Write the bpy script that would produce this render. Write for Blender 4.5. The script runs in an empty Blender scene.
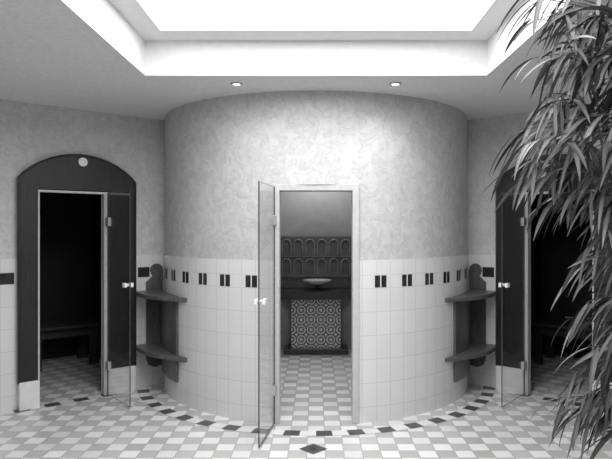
import bpy, bmesh, math, random
from mathutils import Vector
random.seed(11)
PI = math.pi
sc = bpy.context.scene
C = sc.collection
try:
    sc.view_settings.view_transform = 'Standard'
    sc.view_settings.look = 'None'
except Exception:
    pass

# ------------------------------------------------------------------ materials
def new_mat(name):
    m = bpy.data.materials.new(name); m.use_nodes = True
    nt = m.node_tree
    return m, nt, nt.nodes['Principled BSDF']

def N(nt, t, **kw):
    n = nt.nodes.new(t)
    for k, v in kw.items():
        setattr(n, k, v)
    return n

def grey(v): return (v, v, v, 1)

def noisy(name, lo, hi, scale=6, rough=.6, detail=5, dist=0., bump=0., metal=0., stretch=None, coord='Object', spec=.5):
    m, nt, b = new_mat(name)
    tc = N(nt, 'ShaderNodeTexCoord'); mp = N(nt, 'ShaderNodeMapping')
    if stretch: mp.inputs['Scale'].default_value = stretch
    nz = N(nt, 'ShaderNodeTexNoise'); rp = N(nt, 'ShaderNodeValToRGB')
    nz.inputs['Scale'].default_value = scale; nz.inputs['Detail'].default_value = detail
    nz.inputs['Distortion'].default_value = dist
    rp.color_ramp.elements[0].position = .32; rp.color_ramp.elements[1].position = .68
    rp.color_ramp.elements[0].color = grey(lo); rp.color_ramp.elements[1].color = grey(hi)
    L = nt.links.new
    L(tc.outputs[coord], mp.inputs['Vector']); L(mp.outputs['Vector'], nz.inputs['Vector'])
    L(nz.outputs['Fac'], rp.inputs['Fac']); L(rp.outputs['Color'], b.inputs['Base Color'])
    b.inputs['Roughness'].default_value = rough; b.inputs['Metallic'].default_value = metal
    b.inputs['Specular IOR Level'].default_value = spec
    if bump:
        bp = N(nt, 'ShaderNodeBump'); bp.inputs['Strength'].default_value = bump; bp.inputs['Distance'].default_value = .01
        L(nz.outputs['Fac'], bp.inputs['Height']); L(bp.outputs['Normal'], b.inputs['Normal'])
    return m

def plaster_mat(name, base, amt, rough=.5):
    # trowelled plaster: light ground, soft darker patches and faint curved trowel strokes
    m, nt, b = new_mat(name)
    L = nt.links.new
    tc = N(nt, 'ShaderNodeTexCoord')
    n1 = N(nt, 'ShaderNodeTexNoise'); n1.inputs['Scale'].default_value = 5.5; n1.inputs['Detail'].default_value = 7; n1.inputs['Distortion'].default_value = 1.4
    n1.inputs['Roughness'].default_value = .58
    n2 = N(nt, 'ShaderNodeTexNoise'); n2.inputs['Scale'].default_value = 20; n2.inputs['Detail'].default_value = 5; n2.inputs['Distortion'].default_value = 1
    L(tc.outputs['Object'], n1.inputs['Vector']); L(tc.outputs['Object'], n2.inputs['Vector'])
    r1 = N(nt, 'ShaderNodeValToRGB'); cr = r1.color_ramp
    cr.elements[0].position = .30; cr.elements[0].color = grey(base*(1-amt))
    cr.elements[1].position = .44; cr.elements[1].color = grey(base)
    a = cr.elements.new(.495); a.color = grey(base*(1-amt*.8))
    a = cr.elements.new(.53); a.color = grey(base)
    a = cr.elements.new(.70); a.color = grey(base*(1+amt*.25))
    L(n1.outputs['Fac'], r1.inputs['Fac'])
    r2 = N(nt, 'ShaderNodeValToRGB'); r2.color_ramp.elements[0].color = grey(.94); r2.color_ramp.elements[1].color = grey(1.04)
    r2.color_ramp.elements[0].position = .35; r2.color_ramp.elements[1].position = .65
    L(n2.outputs['Fac'], r2.inputs['Fac'])
    mx = N(nt, 'ShaderNodeMixRGB', blend_type='MULTIPLY'); mx.inputs['Fac'].default_value = 1
    L(r1.outputs['Color'], mx.inputs['Color1']); L(r2.outputs['Color'], mx.inputs['Color2'])
    L(mx.outputs['Color'], b.inputs['Base Color']); b.inputs['Roughness'].default_value = rough
    bp = N(nt, 'ShaderNodeBump'); bp.inputs['Strength'].default_value = .05; bp.inputs['Distance'].default_value = .01
    L(n1.outputs['Fac'], bp.inputs['Height']); L(bp.outputs['Normal'], b.inputs['Normal'])
    return m

def tile_mat(name, c1, c2, mortar, bw, rh, ms=.004, rough=.25):
    m, nt, b = new_mat(name)
    uv = N(nt, 'ShaderNodeUVMap'); br = N(nt, 'ShaderNodeTexBrick')
    br.offset = 0; br.squash = 1
    for k, v in (('Scale', 1), ('Mortar Size', ms), ('Mortar Smooth', .1), ('Bias', 0), ('Brick Width', bw), ('Row Height', rh)):
        br.inputs[k].default_value = v
    br.inputs['Color1'].default_value = grey(c1); br.inputs['Color2'].default_value = grey(c2); br.inputs['Mortar'].default_value = grey(mortar)
    L = nt.links.new
    L(uv.outputs['UV'], br.inputs['Vector']); L(br.outputs['Color'], b.inputs['Base Color'])
    bp = N(nt, 'ShaderNodeBump'); bp.inputs['Strength'].default_value = .12; bp.inputs['Distance'].default_value = .002; bp.invert = True
    L(br.outputs['Fac'], bp.inputs['Height']); L(bp.outputs['Normal'], b.inputs['Normal'])
    b.inputs['Roughness'].default_value = rough
    return m

def floor_mat(name, T=.135):
    m, nt, b = new_mat(name)
    L = nt.links.new
    tc = N(nt, 'ShaderNodeTexCoord'); mp = N(nt, 'ShaderNodeMapping')
    mp.inputs['Location'].default_value = (T*.5, .02, T*.5)
    L(tc.outputs['Object'], mp.inputs['Vector'])
    ck = N(nt, 'ShaderNodeTexChecker'); ck.inputs['Scale'].default_value = 1/T
    ck.inputs['Color1'].default_value = grey(.85); ck.inputs['Color2'].default_value = grey(.54)
    br = N(nt, 'ShaderNodeTexBrick'); br.offset = 0; br.squash = 1
    for k, v in (('Scale', 1), ('Mortar Size', .004), ('Mortar Smooth', .1), ('Bias', 0), ('Brick Width', T), ('Row Height', T)):
        br.inputs[k].default_value = v
    br.inputs['Color1'].default_value = grey(1.03); br.inputs['Color2'].default_value = grey(.84); br.inputs['Mortar'].default_value = grey(.85)
    L(mp.outputs['Vector'], ck.inputs['Vector']); L(mp.outputs['Vector'], br.inputs['Vector'])
    mx = N(nt, 'ShaderNodeMixRGB', blend_type='MULTIPLY'); mx.inputs['Fac'].default_value = 1
    L(ck.outputs['Color'], mx.inputs['Color1']); L(br.outputs['Color'], mx.inputs['Color2'])
    m2 = N(nt, 'ShaderNodeMixRGB'); m2.inputs['Color2'].default_value = grey(.42)
    L(br.outputs['Fac'], m2.inputs['Fac']); L(mx.outputs['Color'], m2.inputs['Color1'])
    L(m2.outputs['Color'], b.inputs['Base Color'])
    b.inputs['Roughness'].default_value = .3
    return m

def emit_mat(name, s):
    m, nt, b = new_mat(name)
    b.inputs['Base Color'].default_value = grey(.9)
    b.inputs['Emission Color'].default_value = grey(1); b.inputs['Emission Strength'].default_value = s
    return m

def glass_mat(name):
    m, nt, b = new_mat(name)
    L = nt.links.new
    tr = N(nt, 'ShaderNodeBsdfTransparent'); tr.inputs['Color'].default_value = grey(.96)
    gl = N(nt, 'ShaderNodeBsdfGlossy'); gl.inputs['Roughness'].default_value = .02; gl.inputs['Color'].default_value = grey(.9)
    fr = N(nt, 'ShaderNodeFresnel'); fr.inputs['IOR'].default_value = 1.45
    mu = N(nt, 'ShaderNodeMath', operation='MULTIPLY'); mu.inputs[1].default_value = .24
    mx = N(nt, 'ShaderNodeMixShader')
    L(fr.outputs['Fac'], mu.inputs[0]); L(mu.outputs[0], mx.inputs['Fac']); L(tr.outputs['BSDF'], mx.inputs[1]); L(gl.outputs['BSDF'], mx.inputs[2])
    L(mx.outputs['Shader'], nt.nodes['Material Output'].inputs['Surface'])
    nt.nodes.remove(b)
    return m

def leaf_mat(name):
    m, nt, b = new_mat(name)
    L = nt.links.new
    g = N(nt, 'ShaderNodeNewGeometry'); rp = N(nt, 'ShaderNodeValToRGB')
    rp.color_ramp.elements[0].color = grey(.018); rp.color_ramp.elements[1].color = grey(.14)
    L(g.outputs['Random Per Island'], rp.inputs['Fac'])
    uv = N(nt, 'ShaderNodeUVMap'); sp = N(nt, 'ShaderNodeSeparateXYZ'); L(uv.outputs['UV'], sp.inputs['Vector'])
    r2 = N(nt, 'ShaderNodeValToRGB')
    r2.color_ramp.elements[0].color = grey(1.8); r2.color_ramp.elements[1].color = grey(1); r2.color_ramp.elements[1].position = .22
    L(sp.outputs['X'], r2.inputs['Fac'])
    mx = N(nt, 'ShaderNodeMixRGB', blend_type='MULTIPLY'); mx.inputs['Fac'].default_value = 1
    L(rp.outputs['Color'], mx.inputs['Color1']); L(r2.outputs['Color'], mx.inputs['Color2'])
    L(mx.outputs['Color'], b.inputs['Base Color'])
    b.inputs['Roughness'].default_value = .48
    b.inputs['Specular IOR Level'].default_value = .35
    return m

def mosaic_mat(name):
    m, nt, b = new_mat(name)
    L = nt.links.new
    uv = N(nt, 'ShaderNodeUVMap')
    # square cells with pale corner rosettes, a pale heart and dark rings
    vm = N(nt, 'ShaderNodeVectorMath', operation='FRACTION'); sc_ = N(nt, 'ShaderNodeVectorMath', operation='SCALE'); sc_.inputs['Scale'].default_value = 1/.128
    L(uv.outputs['UV'], sc_.inputs[0]); L(sc_.outputs[0], vm.inputs[0])
    sb = N(nt, 'ShaderNodeVectorMath', operation='SUBTRACT'); sb.inputs[1].default_value = (.5, .5, 0); L(vm.outputs[0], sb.inputs[0])
    mu = N(nt, 'ShaderNodeVectorMath', operation='MULTIPLY'); mu.inputs[1].default_value = (1, 1, 0); L(sb.outputs[0], mu.inputs[0])
    ln = N(nt, 'ShaderNodeVectorMath', operation='LENGTH'); L(mu.outputs[0], ln.inputs[0])
    rp = N(nt, 'ShaderNodeValToRGB'); cr = rp.color_ramp; cr.interpolation = 'CONSTANT'
    hi, lo = .62, .11
    cr.elements[0].position = 0; cr.elements[0].color = grey(hi)
    cr.elements[1].position = .17; cr.elements[1].color = grey(lo)
    a = cr.elements.new(.31); a.color = grey(hi)
    a = cr.elements.new(.45); a.color = grey(lo)
    a = cr.elements.new(.58); a.color = grey(hi)
    L(ln.outputs['Value'], rp.inputs['Fac']); L(rp.outputs['Color'], b.inputs['Base Color'])
    b.inputs['Roughness'].default_value = .3
    return m

M = dict(
    plaster=plaster_mat('marbled_plaster', .60, .19, .5),
    sideplaster=plaster_mat('side_plaster', .62, .16, .6),
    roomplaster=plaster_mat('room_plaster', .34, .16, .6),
    ceil=noisy('ceiling_plaster', .68, .76, 34, .9, 4, 0, .25),
    recess=noisy('recess_paint', .74, .78, 20, .8),
    tile=tile_mat('wall_tile', .76, .73, .60, .13, .2, .003),
    block=noisy('pale_block_tile', .74, .80, 10, .25),
    dark=noisy('dark_tile', .018, .035, 20, .25),
    floor=floor_mat('checker_floor'),
    border=tile_mat('border_tile', .82, .78, .5, .13, .13),
    bdark=noisy('border_dark_tile', .06, .10, 15, .35),
    wood=noisy('dark_wood', .007, .020, 14, .45, 6, .6, .05, stretch=(5, 5, .35)),
    shelf=noisy('shelf_wood', .075, .13, 12, .35, 6, .6, .05, stretch=(3, 3, .5)),
    metal=noisy('brushed_metal', .55, .65, 40, .3, 3, 0, 0, metal=.6),
    frame=noisy('frame_metal', .50, .56, 30, .4, 3),
    white=noisy('white_plastic', .85, .9, 10, .4),
    glass=glass_mat('clear_glass'),
    edge=noisy('glass_edge', .04, .06, 8, .2),
    sky=emit_mat('skylight_glow', 6.7),
    lens=emit_mat('lamp_lens', 12),
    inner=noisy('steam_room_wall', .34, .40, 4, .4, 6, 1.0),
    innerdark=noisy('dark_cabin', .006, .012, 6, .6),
    mosaic=mosaic_mat('mosaic'),
    stone=noisy('dark_stone', .03, .06, 18, .3),
    panel=noisy('panel_tile', .13, .18, 12, .3),
    relief=noisy('panel_relief', .27, .32, 12, .3),
    ceramic=noisy('pale_ceramic', .56, .64, 10, .2),
    bench=noisy('bench_wood', .022, .038, 10, .5, 5, .5, .05, stretch=(1, 4, 4)),
    leaf=leaf_mat('leaf'),
    stem=noisy('stem_bark', .04, .09, 25, .8, 5, 0, .2, stretch=(1, 1, .3)),
    pot=noisy('pot_glaze', .12, .18, 8, .3),
    soil=noisy('soil', .02, .06, 40, .95, 6, 0, .6),
)

# ------------------------------------------------------------------ mesh builder
class MB:
    def __init__(s): s.v = []; s.f = []; s.m = []; s.uv = []
    def face(s, pts, mi=0, uv=None):
        n = len(s.v); s.v += [tuple(p) for p in pts]; s.f.append(list(range(n, n+len(pts)))); s.m.append(mi)
        s.uv.append(uv if uv else [(p[0], p[2]) for p in pts])
    def prism(s, poly, vec, mi=0, side=None):
        vec = Vector(vec); a = [Vector(p) for p in poly]; b = [p+vec for p in a]
        s.face(list(reversed(a)), mi); s.face(b, mi)
        for i in range(len(a)):
            j = (i+1) % len(a)
            s.face([a[i], a[j], b[j], b[i]], mi if side is None else side)
    def box(s, x0, x1, y0, y1, z0, z1, mi=0):
        s.prism([(x0, y0, z0), (x1, y0, z0), (x1, y1, z0), (x0, y1, z0)], (0, 0, z1-z0), mi)
    def lathe(s, prof, c, n=32, mi=0):
        for i in range(n):
            a, b = 2*PI*i/n, 2*PI*(i+1)/n
            for (r0, z0), (r1, z1) in zip(prof, prof[1:]):
                q = [(c[0]+r0*math.cos(a), c[1]+r0*math.sin(a), c[2]+z0), (c[0]+r0*math.cos(b), c[1]+r0*math.sin(b), c[2]+z0),
                     (c[0]+r1*math.cos(b), c[1]+r1*math.sin(b), c[2]+z1), (c[0]+r1*math.cos(a), c[1]+r1*math.sin(a), c[2]+z1)]
                if r0 < 1e-6: q = [q[0], q[2], q[3]]
                elif r1 < 1e-6: q = [q[0], q[1], q[2]]
                s.face(q, mi)
    def tube(s, pts, rad, n=8, mi=0):
        pts = [Vector(p) for p in pts]; rings = []
        for i, p in enumerate(pts):
            d = (pts[min(i+1, len(pts)-1)]-pts[max(i-1, 0)]).normalized()
            u = d.cross(Vector((.31, .77, .55))).normalized(); w = d.cross(u)
            r = rad[i] if isinstance(rad, (list, tuple)) else rad
            rings.append([p+(u*math.cos(2*PI*k/n)+w*math.sin(2*PI*k/n))*r for k in range(n)])
        for a, b in zip(rings, rings[1:]):
            for k in range(n):
                j = (k+1) % n; s.face([a[k], a[j], b[j], b[k]], mi)
        s.face(list(reversed(rings[0])), mi); s.face(rings[-1], mi)
    def build(s, name, mats, parent=None, loc=None, weld=True, smooth=False, bevel=0):
        me = bpy.data.meshes.new(name)
        o0 = Vector(loc) if loc else Vector((0, 0, 0))
        me.from_pydata([Vector(p)-o0 for p in s.v], [], s.f)
        ul = me.uv_layers.new(name='UVMap')
        for fi, p in enumerate(me.polygons):
            p.material_index = s.m[fi]
            for j, li in enumerate(p.loop_indices): ul.data[li].uv = s.uv[fi][j]
        for m in (mats if isinstance(mats, (list, tuple)) else [mats]): me.materials.append(m)
        if weld:
            bm = bmesh.new(); bm.from_mesh(me)
            bmesh.ops.remove_doubles(bm, verts=bm.verts, dist=1e-5)
            bmesh.ops.recalc_face_normals(bm, faces=bm.faces)
            bm.to_mesh(me); bm.free()
        if smooth:
            for p in me.polygons: p.use_smooth = True
            try: me.set_sharp_from_angle(angle=math.radians(40))
            except Exception: pass
        o = bpy.data.objects.new(name, me); C.objects.link(o)
        if parent is not None:
            o.parent = parent
            o.location = o0 - parent.location
        else: o.location = o0
        if bevel:
            bv = o.modifiers.new('bevel', 'BEVEL'); bv.width = bevel; bv.segments = 2; bv.limit_method = 'ANGLE'
        return o

def thing(name, label, cat, loc=(0, 0, 0), group=None):
    o = bpy.data.objects.new(name, None); C.objects.link(o); o.location = loc; o.empty_display_size = .1
    o['label'] = label; o['category'] = cat
    if group: o['group'] = group
    return o
def tag(o, label, cat, group=None):
    o['label'] = label; o['category'] = cat
    if group: o['group'] = group
    return o
def struct(o): o['kind'] = 'structure'; return o

# ------------------------------------------------------------------ dimensions
H = 2.783; CY = 6.5; R = 1.625; WT = .13
ZB0, ZB1, ZT = 1.13, 1.24, 1.367
P1 = Vector((-2.81, 5.2, 0)); U = Vector((1.21, 1.0, 0)).normalized(); NN = Vector((U.y, -U.x, 0))   # NN points to the room
def WP(s, t=0, z=0, sx=1):
    p = P1+U*s+NN*t
    return Vector((p.x*sx, p.y, z))
def CP(th, r, z=0): return Vector((r*math.sin(th), CY-r*math.cos(th), z))

# ------------------------------------------------------------------ floor
fl = MB()
fl.face([(-4, -1.6, 0), (4, -1.6, 0), (4, 9, 0), (-4, 9, 0)], 0)
z = .0025
step = math.radians(4.0)
for k in range(-22, 22):
    a0, a1 = k*step, (k+1)*step
    if abs(k*4+2) > 76: continue
    dark = (k % 2 == 0)
    fl.face([CP(a0, 1.90, z), CP(a1, 1.90, z), CP(a1, 1.785, z), CP(a0, 1.785, z)], 2 if dark else 1,
            [(0.004, .004), (.126, .004), (.126, .126), (.004, .126)])
for sx in (-1, 1):
    k = 0; s = -1.2
    while s < 1.14:
        dark = (k % 2 == 0)
        q = [WP(s, .115, z, -sx), WP(s+.128, .115, z, -sx), WP(s+.128, .012, z, -sx), WP(s, .012, z, -sx)]
        fl.face(q, 2 if dark else 1, [(0.004, .004), (.126, .004), (.126, .126), (.004, .126)])
        s += .13; k += 1
# diamond inlay in front of the round room
d = .105; yc = 4.33; xc = -.02
fl.face([(xc, yc-d, z), (xc+d, yc, z), (xc, yc+d, z), (xc-d, yc, z)], 2)
d = .035
fl.face([(xc, yc-d, z*1.5), (xc+d, yc, z*1.5), (xc, yc+d, z*1.5), (xc-d, yc, z*1.5)], 3)
struct(fl.build('floor', [M['floor'], M['border'], M['bdark'], M['stone']], weld=False))
for p in bpy.data.objects['floor'].data.polygons:
    if p.normal.z < 0: p.flip()

# ------------------------------------------------------------------ ceiling with recess and skylight
RX, RY0, RY1, RZ = 1.286, .6, 4.40, 3.045
c = MB()
c.face([(-4, -1.6, H), (4, -1.6, H), (4, RY0, H), (-4, RY0, H)])
c.face([(-4, RY1, H), (4, RY1, H), (4, 9, H), (-4, 9, H)])
c.face([(-4, RY0, H), (-RX, RY0, H), (-RX, RY1, H), (-4, RY1, H)])
c.face([(RX, RY0, H), (4, RY0, H), (4, RY1, H), (RX, RY1, H)])
cor = [(-RX, RY0), (RX, RY0), (RX, RY1), (-RX, RY1)]
ix, iy0, iy1 = 1.11, RY0+.2, 4.17
inn = [(-ix, iy0), (ix, iy0), (ix, iy1), (-ix, iy1)]
for i in range(4):
    j = (i+1) % 4
    c.face([(*cor[i], H), (*cor[j], H), (*cor[j], RZ), (*cor[i], RZ)], 1)
    c.face([(*cor[i], RZ), (*cor[j], RZ), (*inn[j], RZ), (*inn[i], RZ)], 1)
    c.face([(*inn[i], RZ), (*inn[j], RZ), (*inn[j], RZ+.05), (*inn[i], RZ+.05)], 1)
struct(c.build('ceiling', [M['ceil'], M['recess']], weld=False))
w = MB(); w.face([(-ix, iy0, RZ+.05), (-ix, iy1, RZ+.05), (ix, iy1, RZ+.05), (ix, iy0, RZ+.05)])
struct(w.build('window_1', [M['sky']], weld=False))

# ------------------------------------------------------------------ round room wall
def bands(z0, z1):
    cuts = [0, ZB0, ZB1, ZT, H]
    out = []
    for a, b in zip(cuts, cuts[1:]):
        lo, hi = max(a, z0), min(b, z1)
        if hi-lo > 1e-4: out.append((lo, hi))
    return out
def vmap(zv, lo):
    if lo < ZB0-1e-6: return zv-ZB0+2
    if lo < ZB1-1e-6: return (zv-ZB0)/(ZB1-ZB0)*.2
    return (zv-ZB1)/(ZT-ZB1)*.2
cw = MB()
hd = math.asin(.35/R)
nseg = 150
def ring_piece(a0, a1, z0, z1):
    for lo, hi in bands(z0, z1):
        tl = hi <= ZT+1e-6
        r = R+.01 if tl else R
        cw.face([CP(a0, r, lo), CP(a1, r, lo), CP(a1, r, hi), CP(a0, r, hi)], 1 if tl else 0,
                [(a0*R, vmap(lo, lo)), (a1*R, vmap(lo, lo)), (a1*R, vmap(hi, lo)), (a0*R, vmap(hi, lo))])
        if tl and abs(hi-ZT) < 1e-5:
            cw.face([CP(a0, R, hi), CP(a1, R, hi), CP(a1, R+.01, hi), CP(a0, R+.01, hi)], 1)
    ri = R-WT
    cw.face([CP(a1, ri, z0), CP(a0, ri, z0), CP(a0, ri, z1), CP(a1, ri, z1)], 3)
for i in range(nseg):
    a0 = hd+(2*PI-2*hd)*i/nseg; a1 = hd+(2*PI-2*hd)*(i+1)/nseg
    b0, b1 = (a0-2*PI, a1-2*PI) if a0 > PI else (a0, a1)
    ring_piece(b0, b1, 0, H)
for i in range(8):
    ring_piece(-hd+2*hd*i/8, -hd+2*hd*(i+1)/8, 2.0, H)
    a0, a1 = -hd+2*hd*i/8, -hd+2*hd*(i+1)/8
    cw.face([CP(a0, R, 2), CP(a1, R, 2), CP(a1, R-WT, 2), CP(a0, R-WT, 2)], 0)
for a in (-hd, hd):
    cw.face([CP(a, R+.01, 0), CP(a, R-WT, 0), CP(a, R-WT, 2.0), CP(a, R+.01, 2.0)], 1)
# pairs of dark accent tiles in the band
for sgn in (-1, 1):
    for k in range(7):
        cen = sgn*math.radians(19.6+9.25*k)
        if abs(cen) > math.radians(76): continue
        for q in (-1, 1):
            m0 = cen+q*.030/R; hw = .024/R
            a0, a1 = m0-hw, m0+hw
            r = R+.0115
            cw.face([CP(a0, r, ZB0+.004), CP(a1, r, ZB0+.004), CP(a1, r, ZB1-.004), CP(a0, r, ZB1-.004)], 2)
struct(cw.build('wall_center', [M['plaster'], M['tile'], M['dark'], M['inner']], weld=False, smooth=False))

# ------------------------------------------------------------------ angled side walls with doorways, cabins behind
S0, S1 = .30, .943
def side_wall(sx, nm):
    b = MB()
    def piece(s0, s1, z0, z1):
        for lo, hi in bands(z0, z1):
            tl = hi <= ZT+1e-6; t = .01 if tl else 0
            b.face([WP(s0, t, lo, sx), WP(s1, t, lo, sx), WP(s1, t, hi, sx), WP(s0, t, hi, sx)], 1 if tl else 0,
                   [(s0, vmap(lo, lo)), (s1, vmap(lo, lo)), (s1, vmap(hi, lo)), (s0, vmap(hi, lo))])
            if tl and abs(hi-ZT) < 1e-5:
                b.face([WP(s0, 0, hi, sx), WP(s1, 0, hi, sx), WP(s1, .01, hi, sx), WP(s0, .01, hi, sx)], 1)
    piece(-1.3, S0, 0, H); piece(S1, 1.60, 0, H); piece(S0, S1, 2.0, H)
    for s in (S0, S1):
        b.face([WP(s, .01, 0, sx), WP(s, -.12, 0, sx), WP(s, -.12, 2, sx), WP(s, .01, 2, sx)], 3)
    b.face([WP(S0, .01, 2, sx), WP(S1, .01, 2, sx), WP(S1, -.12, 2, sx), WP(S0, -.12, 2, sx)], 3)
    # single dark accent tiles in the band
    for cen in (-.73, -.47, -.21, .05, 1.33):
        b.face([WP(cen-.063, .0115, ZB0+.004, sx), WP(cen+.063, .0115, ZB0+.004, sx), WP(cen+.063, .0115, ZB1-.004, sx), WP(cen-.063, .0115, ZB1-.004, sx)], 2)
    # dark cabin behind
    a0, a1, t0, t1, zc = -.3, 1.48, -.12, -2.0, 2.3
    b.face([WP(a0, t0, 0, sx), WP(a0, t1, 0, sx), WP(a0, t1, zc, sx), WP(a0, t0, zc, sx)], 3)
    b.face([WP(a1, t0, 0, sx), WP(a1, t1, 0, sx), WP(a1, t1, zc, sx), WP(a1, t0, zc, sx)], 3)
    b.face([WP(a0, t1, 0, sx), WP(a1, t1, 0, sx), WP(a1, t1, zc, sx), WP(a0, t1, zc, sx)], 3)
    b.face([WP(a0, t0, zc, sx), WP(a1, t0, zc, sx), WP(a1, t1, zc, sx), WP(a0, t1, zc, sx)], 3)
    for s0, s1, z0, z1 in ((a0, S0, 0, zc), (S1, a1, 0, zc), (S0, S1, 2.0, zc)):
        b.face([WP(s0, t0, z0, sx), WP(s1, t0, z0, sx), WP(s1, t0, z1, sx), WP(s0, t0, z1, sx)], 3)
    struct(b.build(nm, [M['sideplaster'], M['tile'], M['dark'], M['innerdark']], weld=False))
side_wall(1, 'wall_left'); side_wall(-1, 'wall_right')

# outer room walls (behind and beside the viewer)
e = WP(-1.3)
for nm, pts in (('wall_far_left', [(e.x, e.y), (e.x, -1.6)]), ('wall_far_right', [(-e.x, e.y), (-e.x, -1.6)]), ('wall_back', [(e.x, -1.6), (-e.x, -1.6)])):
    b = MB(); (x0, y0), (x1, y1) = pts
    b.face([(x0, y0, 0), (x1, y1, 0), (x1, y1, H), (x0, y0, H)])
    struct(b.build(nm, [M['roomplaster']], weld=False))

# ------------------------------------------------------------------ door surrounds (trim) with base blocks and metal frames
def wprism(b, sz, t0, t1, sx, mi=0):
    b.prism([WP(s, t0, zz, sx) for s, zz in sz], (WP(0, t1, 0, sx)-WP(0, t0, 0, sx)), mi)
def surround(sx, nm):
    a, bb, zs, za = .14, 1.22, 2.10, 2.335
    m = MB()
    wprism(m, [(a, .24), (S0, .24), (S0, 2.0), (a, 2.0)], .011, .06, sx)
    wprism(m, [(S1, .24), (bb, .24), (bb, 2.0), (S1, 2.0)], .011, .06, sx)
    top = [(a, 2.0), (bb, 2.0)]
    cx = (a+bb)/2; hw = (bb-a)/2; h = za-zs; rr = (hw*hw+h*h)/(2*h); phi = math.asin(hw/rr)
    for i in range(21):
        p = phi-2*phi*i/20
        top.append((cx+rr*math.sin(p), za-rr+rr*math.cos(p)))
    wprism(m, top, .011, .06, sx)
    o = struct(m.build(nm, [M['wood']]))
    k = MB()
    outer = [(a, .24), (a, zs)] + list(reversed(top[3:-1])) + [(bb, zs), (bb, .24)]
    k.tube([WP(s, .06, zz, sx) for s, zz in outer], .011, 6)
    k.build('moulding', [M['wood']], o)
    for s0, s1 in ((a, S0+.01), (S1-.005, bb)):
        k = MB(); wprism(k, [(s0, 0), (s1, 0), (s1, .25), (s0, .25)], .011, .085, sx)
        k.build('base_block', [M['block']], o, bevel=.004)
    k = MB()
    wprism(k, [(S0, .25), (S0+.014, .25), (S0+.014, 1.97), (S0, 1.97)], -.02, .066, sx)
    wprism(k, [(S1-.04, .0), (S1-.006, .0), (S1-.006, .25), (S1, .25), (S1, 1.97), (S1-.04, 1.97)], -.02, .066, sx)
    wprism(k, [(S0, 1.9705), (S1, 1.9705), (S1, 1.99), (S0, 1.99)], -.02, .066, sx)
    k.build('metal_frame', [M['frame']], o, weld=True)
surround(1, 'trim_1'); surround(-1, 'trim_2')

# round room door frame: one continuous inverted U
fr = MB()
y0, y1 = 4.885, 5.05
fr.prism([(-.362, y0, 0), (-.305, y0, 0), (-.305, y0, 1.95), (.305, y0, 1.95), (.305, y0, 0), (.362, y0, 0), (.362, y0, 2.005), (-.362, y0, 2.005)], (0, y1-y0, 0))
struct(fr.build('trim_3', [M['frame']], bevel=.005))

# ------------------------------------------------------------------ glass doors
def glass_door(name, label, hinge, free, z0=.02, z1=1.98, hz=1.09, hinges=(.3, 1.7)):
    hinge = Vector((hinge[0], hinge[1], 0)); free = Vector((free[0], free[1], 0))
    t = thing(name, label, 'glass door', hinge)
    d = (free-hinge); d.normalize(); n = Vector((-d.y, d.x, 0))
    m = MB(); h = .005
    a, b_, c_, e_ = hinge+n*h, free+n*h, free-n*h, hinge-n*h
    def Z(p, zz): return Vector((p.x, p.y, zz))
    m.face([Z(a, z0), Z(b_, z0), Z(b_, z1), Z(a, z1)], 0); m.face([Z(c_, z0), Z(e_, z0), Z(e_, z1), Z(c_, z1)], 0)
    m.face([Z(b_, z0), Z(c_, z0), Z(c_, z1), Z(b_, z1)], 1); m.face([Z(e_, z0), Z(a, z0), Z(a, z1), Z(e_, z1)], 1)
    m.face([Z(a, z1), Z(b_, z1), Z(c_, z1), Z(e_, z1)], 1); m.face([Z(e_, z0), Z(c_, z0), Z(b_, z0), Z(a, z0)], 1)
    m.build('pane', [M['glass'], M['edge']], t, loc=hinge)
    # stubby block knobs on both faces
    k = MB()
    c0 = free-d*.05
    k.tube([Z(c0+n*.020, hz), Z(c0-n*.020, hz)], .014, 10)
    for q in (-1, 1):
        p0, p1 = c0+n*q*.018, c0+n*q*.042
        k.prism([Z(p0-d*.03, hz-.02), Z(p0+d*.03, hz-.02), Z(p0+d*.03, hz+.02), Z(p0-d*.03, hz+.02)], p1-p0)
    k.build('handle', [M['white']], t, loc=hinge, bevel=.004)['label'] = 'white block door handle'
    for hz_ in hinges:
        k = MB()
        q = [hinge-d*.03+n*.014, hinge+d*.05+n*.014, hinge+d*.05-n*.014, hinge-d*.03-n*.014]
        k.prism([Z(p, hz_-.04) for p in q], (0, 0, .08))
        k.build('hinge', [M['metal']], t, loc=hinge, bevel=.003)
    return t
def side_door(sx, label):
    hp = WP(S1-.02, .105, 0, sx); fp = WP(S1-.02, .66, 0, sx)
    return glass_door('glass_door', label, (hp.x, hp.y), (fp.x, fp.y), hz=1.12)
glass_door('glass_door', 'open frameless glass door at the doorway of the round plastered room', (-.345, 4.85), (-.42, 4.30))
side_door(1, 'open glass door seen edge-on at the arched dark doorway left of the round room')
side_door(-1, 'open glass door at the right arched doorway partly behind the leafy plant')

# round white plaque over the left doorway
pl = MB(); pc = WP(.70, .061, 2.27)
segs = 24
pts = [pc+U*(.042*math.cos(2*PI*i/segs))+Vector((0, 0, .042*math.sin(2*PI*i/segs))) for i in range(segs)]
pl.prism(pts, NN*.015)
tag(pl.build('round_plaque', [M['white']], loc=pc, bevel=.003), 'small white round disc at the crown of the dark arched surround', 'plaque')

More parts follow.
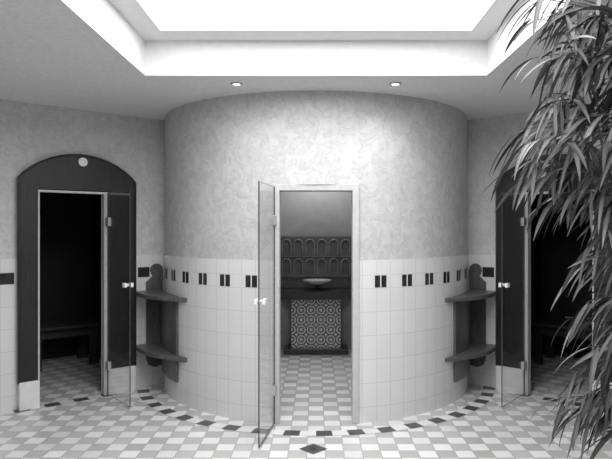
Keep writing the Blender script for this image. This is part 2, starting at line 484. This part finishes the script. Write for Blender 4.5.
# ------------------------------------------------------------------ corner shelves
def corner_shelf(sx, label):
    ZL = .19
    base = WP(1.5, .05, ZL, sx)
    t = thing('corner_shelf', label, 'shelf', base, 'corner shelves beside the round room')
    def cp(a, r, zz):
        p = CP(a, r, zz); return Vector((p.x*sx, p.y, zz))
    rad = math.radians
    for z0 in (.955, .405):
        A = WP(1.235, .014, z0, sx)
        poly = [A, WP(1.50, .014, z0, sx)]
        angs = [-74+28*i/10 for i in range(11)]
        cyl = [cp(rad(a), R+.013, z0) for a in angs]
        poly += cyl
        B = cyl[-1]; K = Vector((-1.66*sx, 5.53, z0))
        for i in range(1, 14):
            u = i/14
            poly.append(B*(1-u)**2+K*2*u*(1-u)+A*u*u)
        m = MB(); m.prism(poly, (0, 0, .042))
        m.build('shelf_board', [M['shelf']], t, loc=base, bevel=.008)
    prof = [(1.35, .30), (1.38, .22), (1.45, ZL), (1.53, .21), (1.53, 1.20)]
    for i in range(9):
        a = PI*i/8*1.15
        prof.append((1.462+.066*math.cos(a), 1.205+.066*math.sin(a)))
    prof += [(1.42, 1.14), (1.35, 1.08)]
    m = MB(); m.prism([WP(s, .013, zz, sx) for s, zz in prof], WP(0, .035, 0, sx)-WP(0, .013, 0, sx))
    m.build('back_board', [M['shelf']], t, loc=base)
    m = MB(); n = 8; zb = ZL
    for i in range(n):
        a0, a1 = rad(-74+22*i/n), rad(-74+22*(i+1)/n)
        r = R+.034
        m.face([cp(a0, r, zb), cp(a1, r, zb), cp(a1, r, 1.0), cp(a0, r, 1.0)])
        m.face([cp(a0, R+.012, zb), cp(a0, R+.012, 1.0), cp(a1, R+.012, 1.0), cp(a1, R+.012, zb)])
        for zz in (zb, 1.0):
            m.face([cp(a0, R+.012, zz), cp(a1, R+.012, zz), cp(a1, R+.034, zz), cp(a0, R+.034, zz)])
    for a in (rad(-74), rad(-52)):
        m.face([cp(a, R+.012, zb), cp(a, R+.034, zb), cp(a, R+.034, 1.0), cp(a, R+.012, 1.0)])
    m.build('side_board', [M['shelf']], t, loc=base)
corner_shelf(1, 'dark wooden two-tier corner shelf between left doorway and round room')
corner_shelf(-1, 'dark wooden two-tier corner shelf between the round room and right doorway by the plant')

# ------------------------------------------------------------------ downlights
def downlight(x, y, label, watt=14):
    t = thing('ceiling_downlight', label, 'downlight', (x, y, H), 'recessed ceiling downlights')
    m = MB(); m.lathe([(.030, -.004), (.034, -.012), (.045, -.010), (.050, -.001), (.050, 0)], (x, y, H), 28)
    m.build('trim_ring', [M['metal']], t, loc=(x, y, H), smooth=True)
    m = MB(); m.lathe([(0, -.006), (.031, -.004), (.031, -.001)], (x, y, H), 28)
    m.build('lens', [M['lens']], t, loc=(x, y, H))
    l = bpy.data.lights.new('downlight_lamp', 'SPOT'); l.energy = watt; l.spot_size = math.radians(140); l.spot_blend = 1; l.shadow_soft_size = .05
    o = bpy.data.objects.new('downlight_lamp', l); C.objects.link(o); o.location = (x, y, H-.03)
downlight(-.63, 4.64, 'small round ceiling downlight above the round wall, left of its door', 4)
downlight(.63, 4.64, 'small round ceiling downlight above the round wall, right of its door', 12)

# ------------------------------------------------------------------ inside the round room
t = thing('pedestal_counter', 'mosaic-fronted counter with a dark slab top inside the round room', 'counter', (0, 7.6, 0))
m = MB(); m.box(-.42, .42, 7.58, 7.88, 0, .075); m.build('plinth', [M['stone']], t, loc=(0, 7.6, 0), bevel=.006)
m = MB(); m.box(-.32, .32, 7.62, 7.88, .075, .72); m.build('mosaic_front', [M['mosaic']], t, loc=(0, 7.6, 0))
m = MB(); m.box(-.49, .49, 7.50, 7.87, .72, .83); m.build('slab', [M['stone']], t, loc=(0, 7.6, 0), bevel=.012)
BW = (.02, 7.66, .83)
t = thing('washing_bowl', 'shallow pale footed bowl resting on the dark counter slab', 'bowl', BW)
m = MB(); m.lathe([(0, .075), (.06, .075), (.13, .095), (.178, .122), (.19, .126), (.19, .136), (.17, .134), (.12, .105), (.05, .088), (0, .086)], BW, 32)
m.build('basin', [M['ceramic']], t, loc=BW, smooth=True)
m = MB(); m.lathe([(0, 0), (.075, 0), (.07, .012), (.03, .03), (.028, .06), (.06, .077), (0, .077)], BW, 24)
m.build('foot', [M['stone']], t, loc=BW, smooth=True)
t = thing('arch_tile_panel', 'ornamental wall panel with two rows of small arches behind the bowl', 'tile panel', (0, 7.9, .83))
m = MB(); m.box(-.48, .48, 7.885, 7.905, .84, 1.53); m.build('backing', [M['panel']], t, loc=(0, 7.9, .83))
m = MB()
for row, (za, zb) in enumerate(((1.29, 1.42), (1.02, 1.16))):
    for k in range(6):
        xc = -.40+.16*k; hw = .058
        pts = [(xc-hw, 7.882, za), (xc-hw, 7.882, zb)]
        for i in range(1, 10):
            a = PI-PI*i/10; pts.append((xc+hw*math.cos(a), 7.882, zb+hw*1.25*math.sin(a)))
        pts += [(xc+hw, 7.882, zb), (xc+hw, 7.882, za)]
        m.tube(pts, .0085, 6)
for zz in (1.0, 1.265): m.box(-.48, .48, 7.876, 7.886, zz-.006, zz+.006)
m.build('arch_relief', [M['relief']], t, loc=(0, 7.9, .83))
l = bpy.data.lights.new('steam_lamp', 'SPOT'); l.energy = 40; l.spot_size = math.radians(160); l.spot_blend = 1; l.shadow_soft_size = .05
o = bpy.data.objects.new('steam_lamp', l); C.objects.link(o); o.location = (.02, 7.60, 2.62)
l = bpy.data.lights.new('steam_room_lamp', 'SPOT'); l.energy = 75; l.spot_size = math.radians(90); l.spot_blend = 1; l.shadow_soft_size = .08
o = bpy.data.objects.new('steam_room_lamp', l); C.objects.link(o); o.location = (0, 5.9, 2.72)

# ------------------------------------------------------------------ benches in the dark cabins
def bench(sx, label):
    base = WP(.75, -1.5, 0, sx)
    t = thing('cabin_bench', label, 'bench', base, 'benches in the dark cabins')
    for i in range(5):
        t0 = -1.85+.122*i
        m = MB(); wprism(m, [(-.1, .47), (1.4, .47), (1.4, .505), (-.1, .505)], t0, t0+.10, sx)
        m.build('seat_slat', [M['bench']], t, loc=base, bevel=.008)
    m = MB()
    wprism(m, [(-.05, 0), (.06, 0), (.06, .36), (.60, .36), (.60, 0), (.70, 0), (.70, .36), (1.24, .36), (1.24, 0), (1.35, 0), (1.35, .47), (-.05, .47)], -1.40, -1.36, sx)
    m.build('front_frame', [M['bench']], t, loc=base)
    for s0 in (-.05, 1.24):
        m = MB(); wprism(m, [(s0, 0), (s0+.11, 0), (s0+.11, .47), (s0, .47)], -1.84, -1.78, sx)
        m.build('rear_leg', [M['bench']], t, loc=base)
bench(1, 'dim slatted bench in deep shadow inside the left cabin')
bench(-1, 'dim slatted bench inside the dark right cabin behind the plant')

# ------------------------------------------------------------------ plant
PX, PY = 1.62, 2.62
t = thing('potted_plant', 'tall leafy plant with long narrow drooping leaves along the right edge', 'plant', (PX, PY, 0))
m = MB(); m.lathe([(0, 0), (.17, 0), (.20, .05), (.23, .36), (.245, .38), (.245, .42), (.225, .42), (.215, .37), (0, .37)], (PX, PY, 0), 36)
m.build('pot', [M['pot']], t, loc=(PX, PY, 0), smooth=True)
m = MB(); m.lathe([(0, .395), (.1, .39), (.217, .38)], (PX, PY, 0), 24); m.build('soil', [M['soil']], t, loc=(PX, PY, 0))
stems = []
for dx, dy, tx, ty, zt in ((-.05, -.04, -.20, -.18, 2.66), (.04, -.02, -.05, .12, 2.70), (-.02, .06, -.24, .28, 2.55), (.07, .05, .12, -.02, 2.6)):
    pts = []; rad_ = []
    for i in range(10):
        u = i/9
        pts.append(Vector((PX+dx+tx*u+.02*math.sin(5*u+dx*40), PY+dy+ty*u+.02*math.cos(4*u+dy*30), .38+(zt-.38)*u))); rad_.append(.017*(1-u*.75))
    stems.append(pts)
    m = MB(); m.tube(pts, rad_, 8); m.build('stem', [M['stem']], t, loc=(PX, PY, 0), smooth=True)
def on_stem(st, zz):
    for a, b in zip(st, st[1:]):
        if a.z <= zz <= b.z: return a.lerp(b, (zz-a.z)/(b.z-a.z))
    return st[-1].copy()
leaf = MB(); br = MB()
def add_leaf(p, d, Ln, W, droop):
    d = d.normalized(); side = d.cross(Vector((0, 0, 1)))
    if side.length < .1: side = Vector((1, 0, 0))
    side.normalize()
    roll = random.uniform(-.9, .9)
    up = side.cross(d)
    side = (side*math.cos(roll)+up*math.sin(roll)).normalized()
    n = 7; prev = None; cur = p.copy(); dirv = d.copy()
    for i in range(n+1):
        u = i/n
        w = W*(math.sin(PI*min(1, u*.92+.06))**.75)*(1-.35*u) if i < n else .0005
        if i == 0: w = W*.12
        nor = side.cross(dirv).normalized()
        row = (cur-side*w+nor*w*.3, cur.copy(), cur+side*w+nor*w*.3)
        if prev:
            leaf.face([prev[0], prev[1], row[1], row[0]], 0, [(1, u-1/n), (0, u-1/n), (0, u), (1, u)])
            leaf.face([prev[1], prev[2], row[2], row[1]], 0, [(0, u-1/n), (1, u-1/n), (1, u), (0, u)])
        prev = row
        cur = cur+dirv*(Ln/n)
        dirv = (dirv+Vector((0, 0, -droop/n))).normalized()
        side = (side-dirv*side.dot(dirv)).normalized()
def branch(st, tip, nl, lift=.18):
    tip = Vector(tip)
    z0 = max(.7, min(2.45, tip.z-.05+random.uniform(-.12, .12)))
    a = on_stem(st, z0); k = (a+tip)/2+Vector((0, 0, lift))
    pts = [a*(1-u)**2+k*2*u*(1-u)+tip*u*u for u in [i/8 for i in range(9)]]
    br.tube(pts, [.006-.0045*i/8 for i in range(9)], 5)
    for i in range(nl):
        u = .25+.75*(i+random.random()*.6)/nl
        u = min(u, 1)
        f = u*8; j = min(int(f), 7); p = pts[j].lerp(pts[j+1], f-j)
        tdir = (pts[j+1]-pts[j]).normalized()
        lat = tdir.cross(Vector((0, 0, 1))).normalized()*(1 if i % 2 else -1)
        d = tdir*random.uniform(.4, 1.0)+lat*random.uniform(.2, .75)+Vector((0, 0, random.uniform(-1.1, 0)))
        if p.z > 2.6: d.z -= .3
        add_leaf(p, d, random.uniform(.18, .28), random.uniform(.0095, .0150), random.uniform(.5, 1.6))
tips = [(1.10, 2.55, 2.62), (.97, 2.7, 2.60), (1.18, 2.4, 2.52), (1.06, 2.8, 2.45), (1.20, 2.6, 2.40), (1.10, 2.5, 2.33), (1.22, 2.9, 2.3),
        (1.05, 2.65, 2.24), (1.0, 2.5, 2.16), (.95, 2.62, 2.10), (.92, 2.6, 2.04), (1.12, 2.8, 2.10), (1.18, 2.45, 2.02), (1.02, 2.4, 1.98), (1.10, 2.7, 1.92),
        (.98, 2.6, 1.90), (1.20, 2.85, 1.80), (1.06, 2.5, 1.78), (1.22, 2.45, 1.62), (1.20, 2.6, 1.55), (1.25, 2.75, 1.46),
        (1.20, 2.6, 1.30), (1.15, 2.7, 1.22), (1.25, 2.45, 1.18), (1.26, 2.6, 1.0), (1.22, 2.5, .94), (1.20, 2.65, .86), (1.14, 2.6, .80), (1.18, 2.8, .76), (1.26, 2.5, .74),
        (1.32, 2.4, 2.55), (1.35, 2.8, 2.2), (1.35, 2.5, 1.9), (1.35, 2.7, 1.35), (1.34, 2.5, 1.1), (1.36, 2.6, .85),
        (.86, 2.6, 2.04), (.87, 2.5, 1.98), (.92, 2.7, 1.93), (.95, 2.55, 1.95), (.94, 2.7, 1.85), (1.02, 2.6, 1.76), (.95, 2.6, 2.66), (.90, 2.5, 2.68), (1.02, 2.45, 2.68), (1.06, 2.5, 2.56), (1.12, 2.65, 2.2),
        (1.02, 2.55, 2.36),
        (1.28, 2.55, 1.52), (1.28, 2.65, 1.28), (1.28, 2.55, .92), (1.25, 2.55, 1.72),
        (1.16, 2.5, 1.12), (1.14, 2.6, .98), (1.10, 2.65, .86),
        (1.05, 2.45, 2.42), (1.14, 2.6, 2.48), (1.28, 2.5, 2.02),
        (1.95, 2.4, 2.5), (2.0, 2.8, 2.1), (1.9, 2.3, 1.7), (1.95, 2.9, 1.4), (1.7, 2.2, 2.2), (1.6, 3.1, 2.3), (1.7, 3.05, 1.6), (1.9, 2.6, 1.0)]
for i, tp in enumerate(tips):
    nl = random.randint(12, 16) if tp[2] > 1.75 else random.randint(10, 14)
    branch(stems[(i*7+i//4) % 4] if tp[0] < 1.5 else stems[3], tp, nl, random.uniform(.06, .16) if tp[2] < 2.4 else .03)
# keep foliage under the ceiling
leaf.v = [(x, y, min(zz, 2.76)) for x, y, zz in leaf.v]
br.build('branches', [M['stem']], t, loc=(PX, PY, 0), smooth=True)
o = leaf.build('foliage', [M['leaf']], t, loc=(PX, PY, 0), weld=False)
bm = bmesh.new(); bm.from_mesh(o.data); bmesh.ops.remove_doubles(bm, verts=bm.verts, dist=1e-6); bm.to_mesh(o.data); bm.free()
for p in o.data.polygons: p.use_smooth = True

# ------------------------------------------------------------------ world, camera
wd = bpy.data.worlds.new('World'); sc.world = wd; wd.use_nodes = True
wd.node_tree.nodes['Background'].inputs['Color'].default_value = grey(.2); wd.node_tree.nodes['Background'].inputs['Strength'].default_value = .1
cam = bpy.data.cameras.new('Camera'); co = bpy.data.objects.new('Camera', cam); C.objects.link(co)
co.location = (0, 0, 1.625); co.rotation_euler = (PI/2, 0, 0)
cam.sensor_width = 36; cam.lens = 36*585/612; cam.shift_x = -10/612
cam.clip_start = .05
sc.camera = co
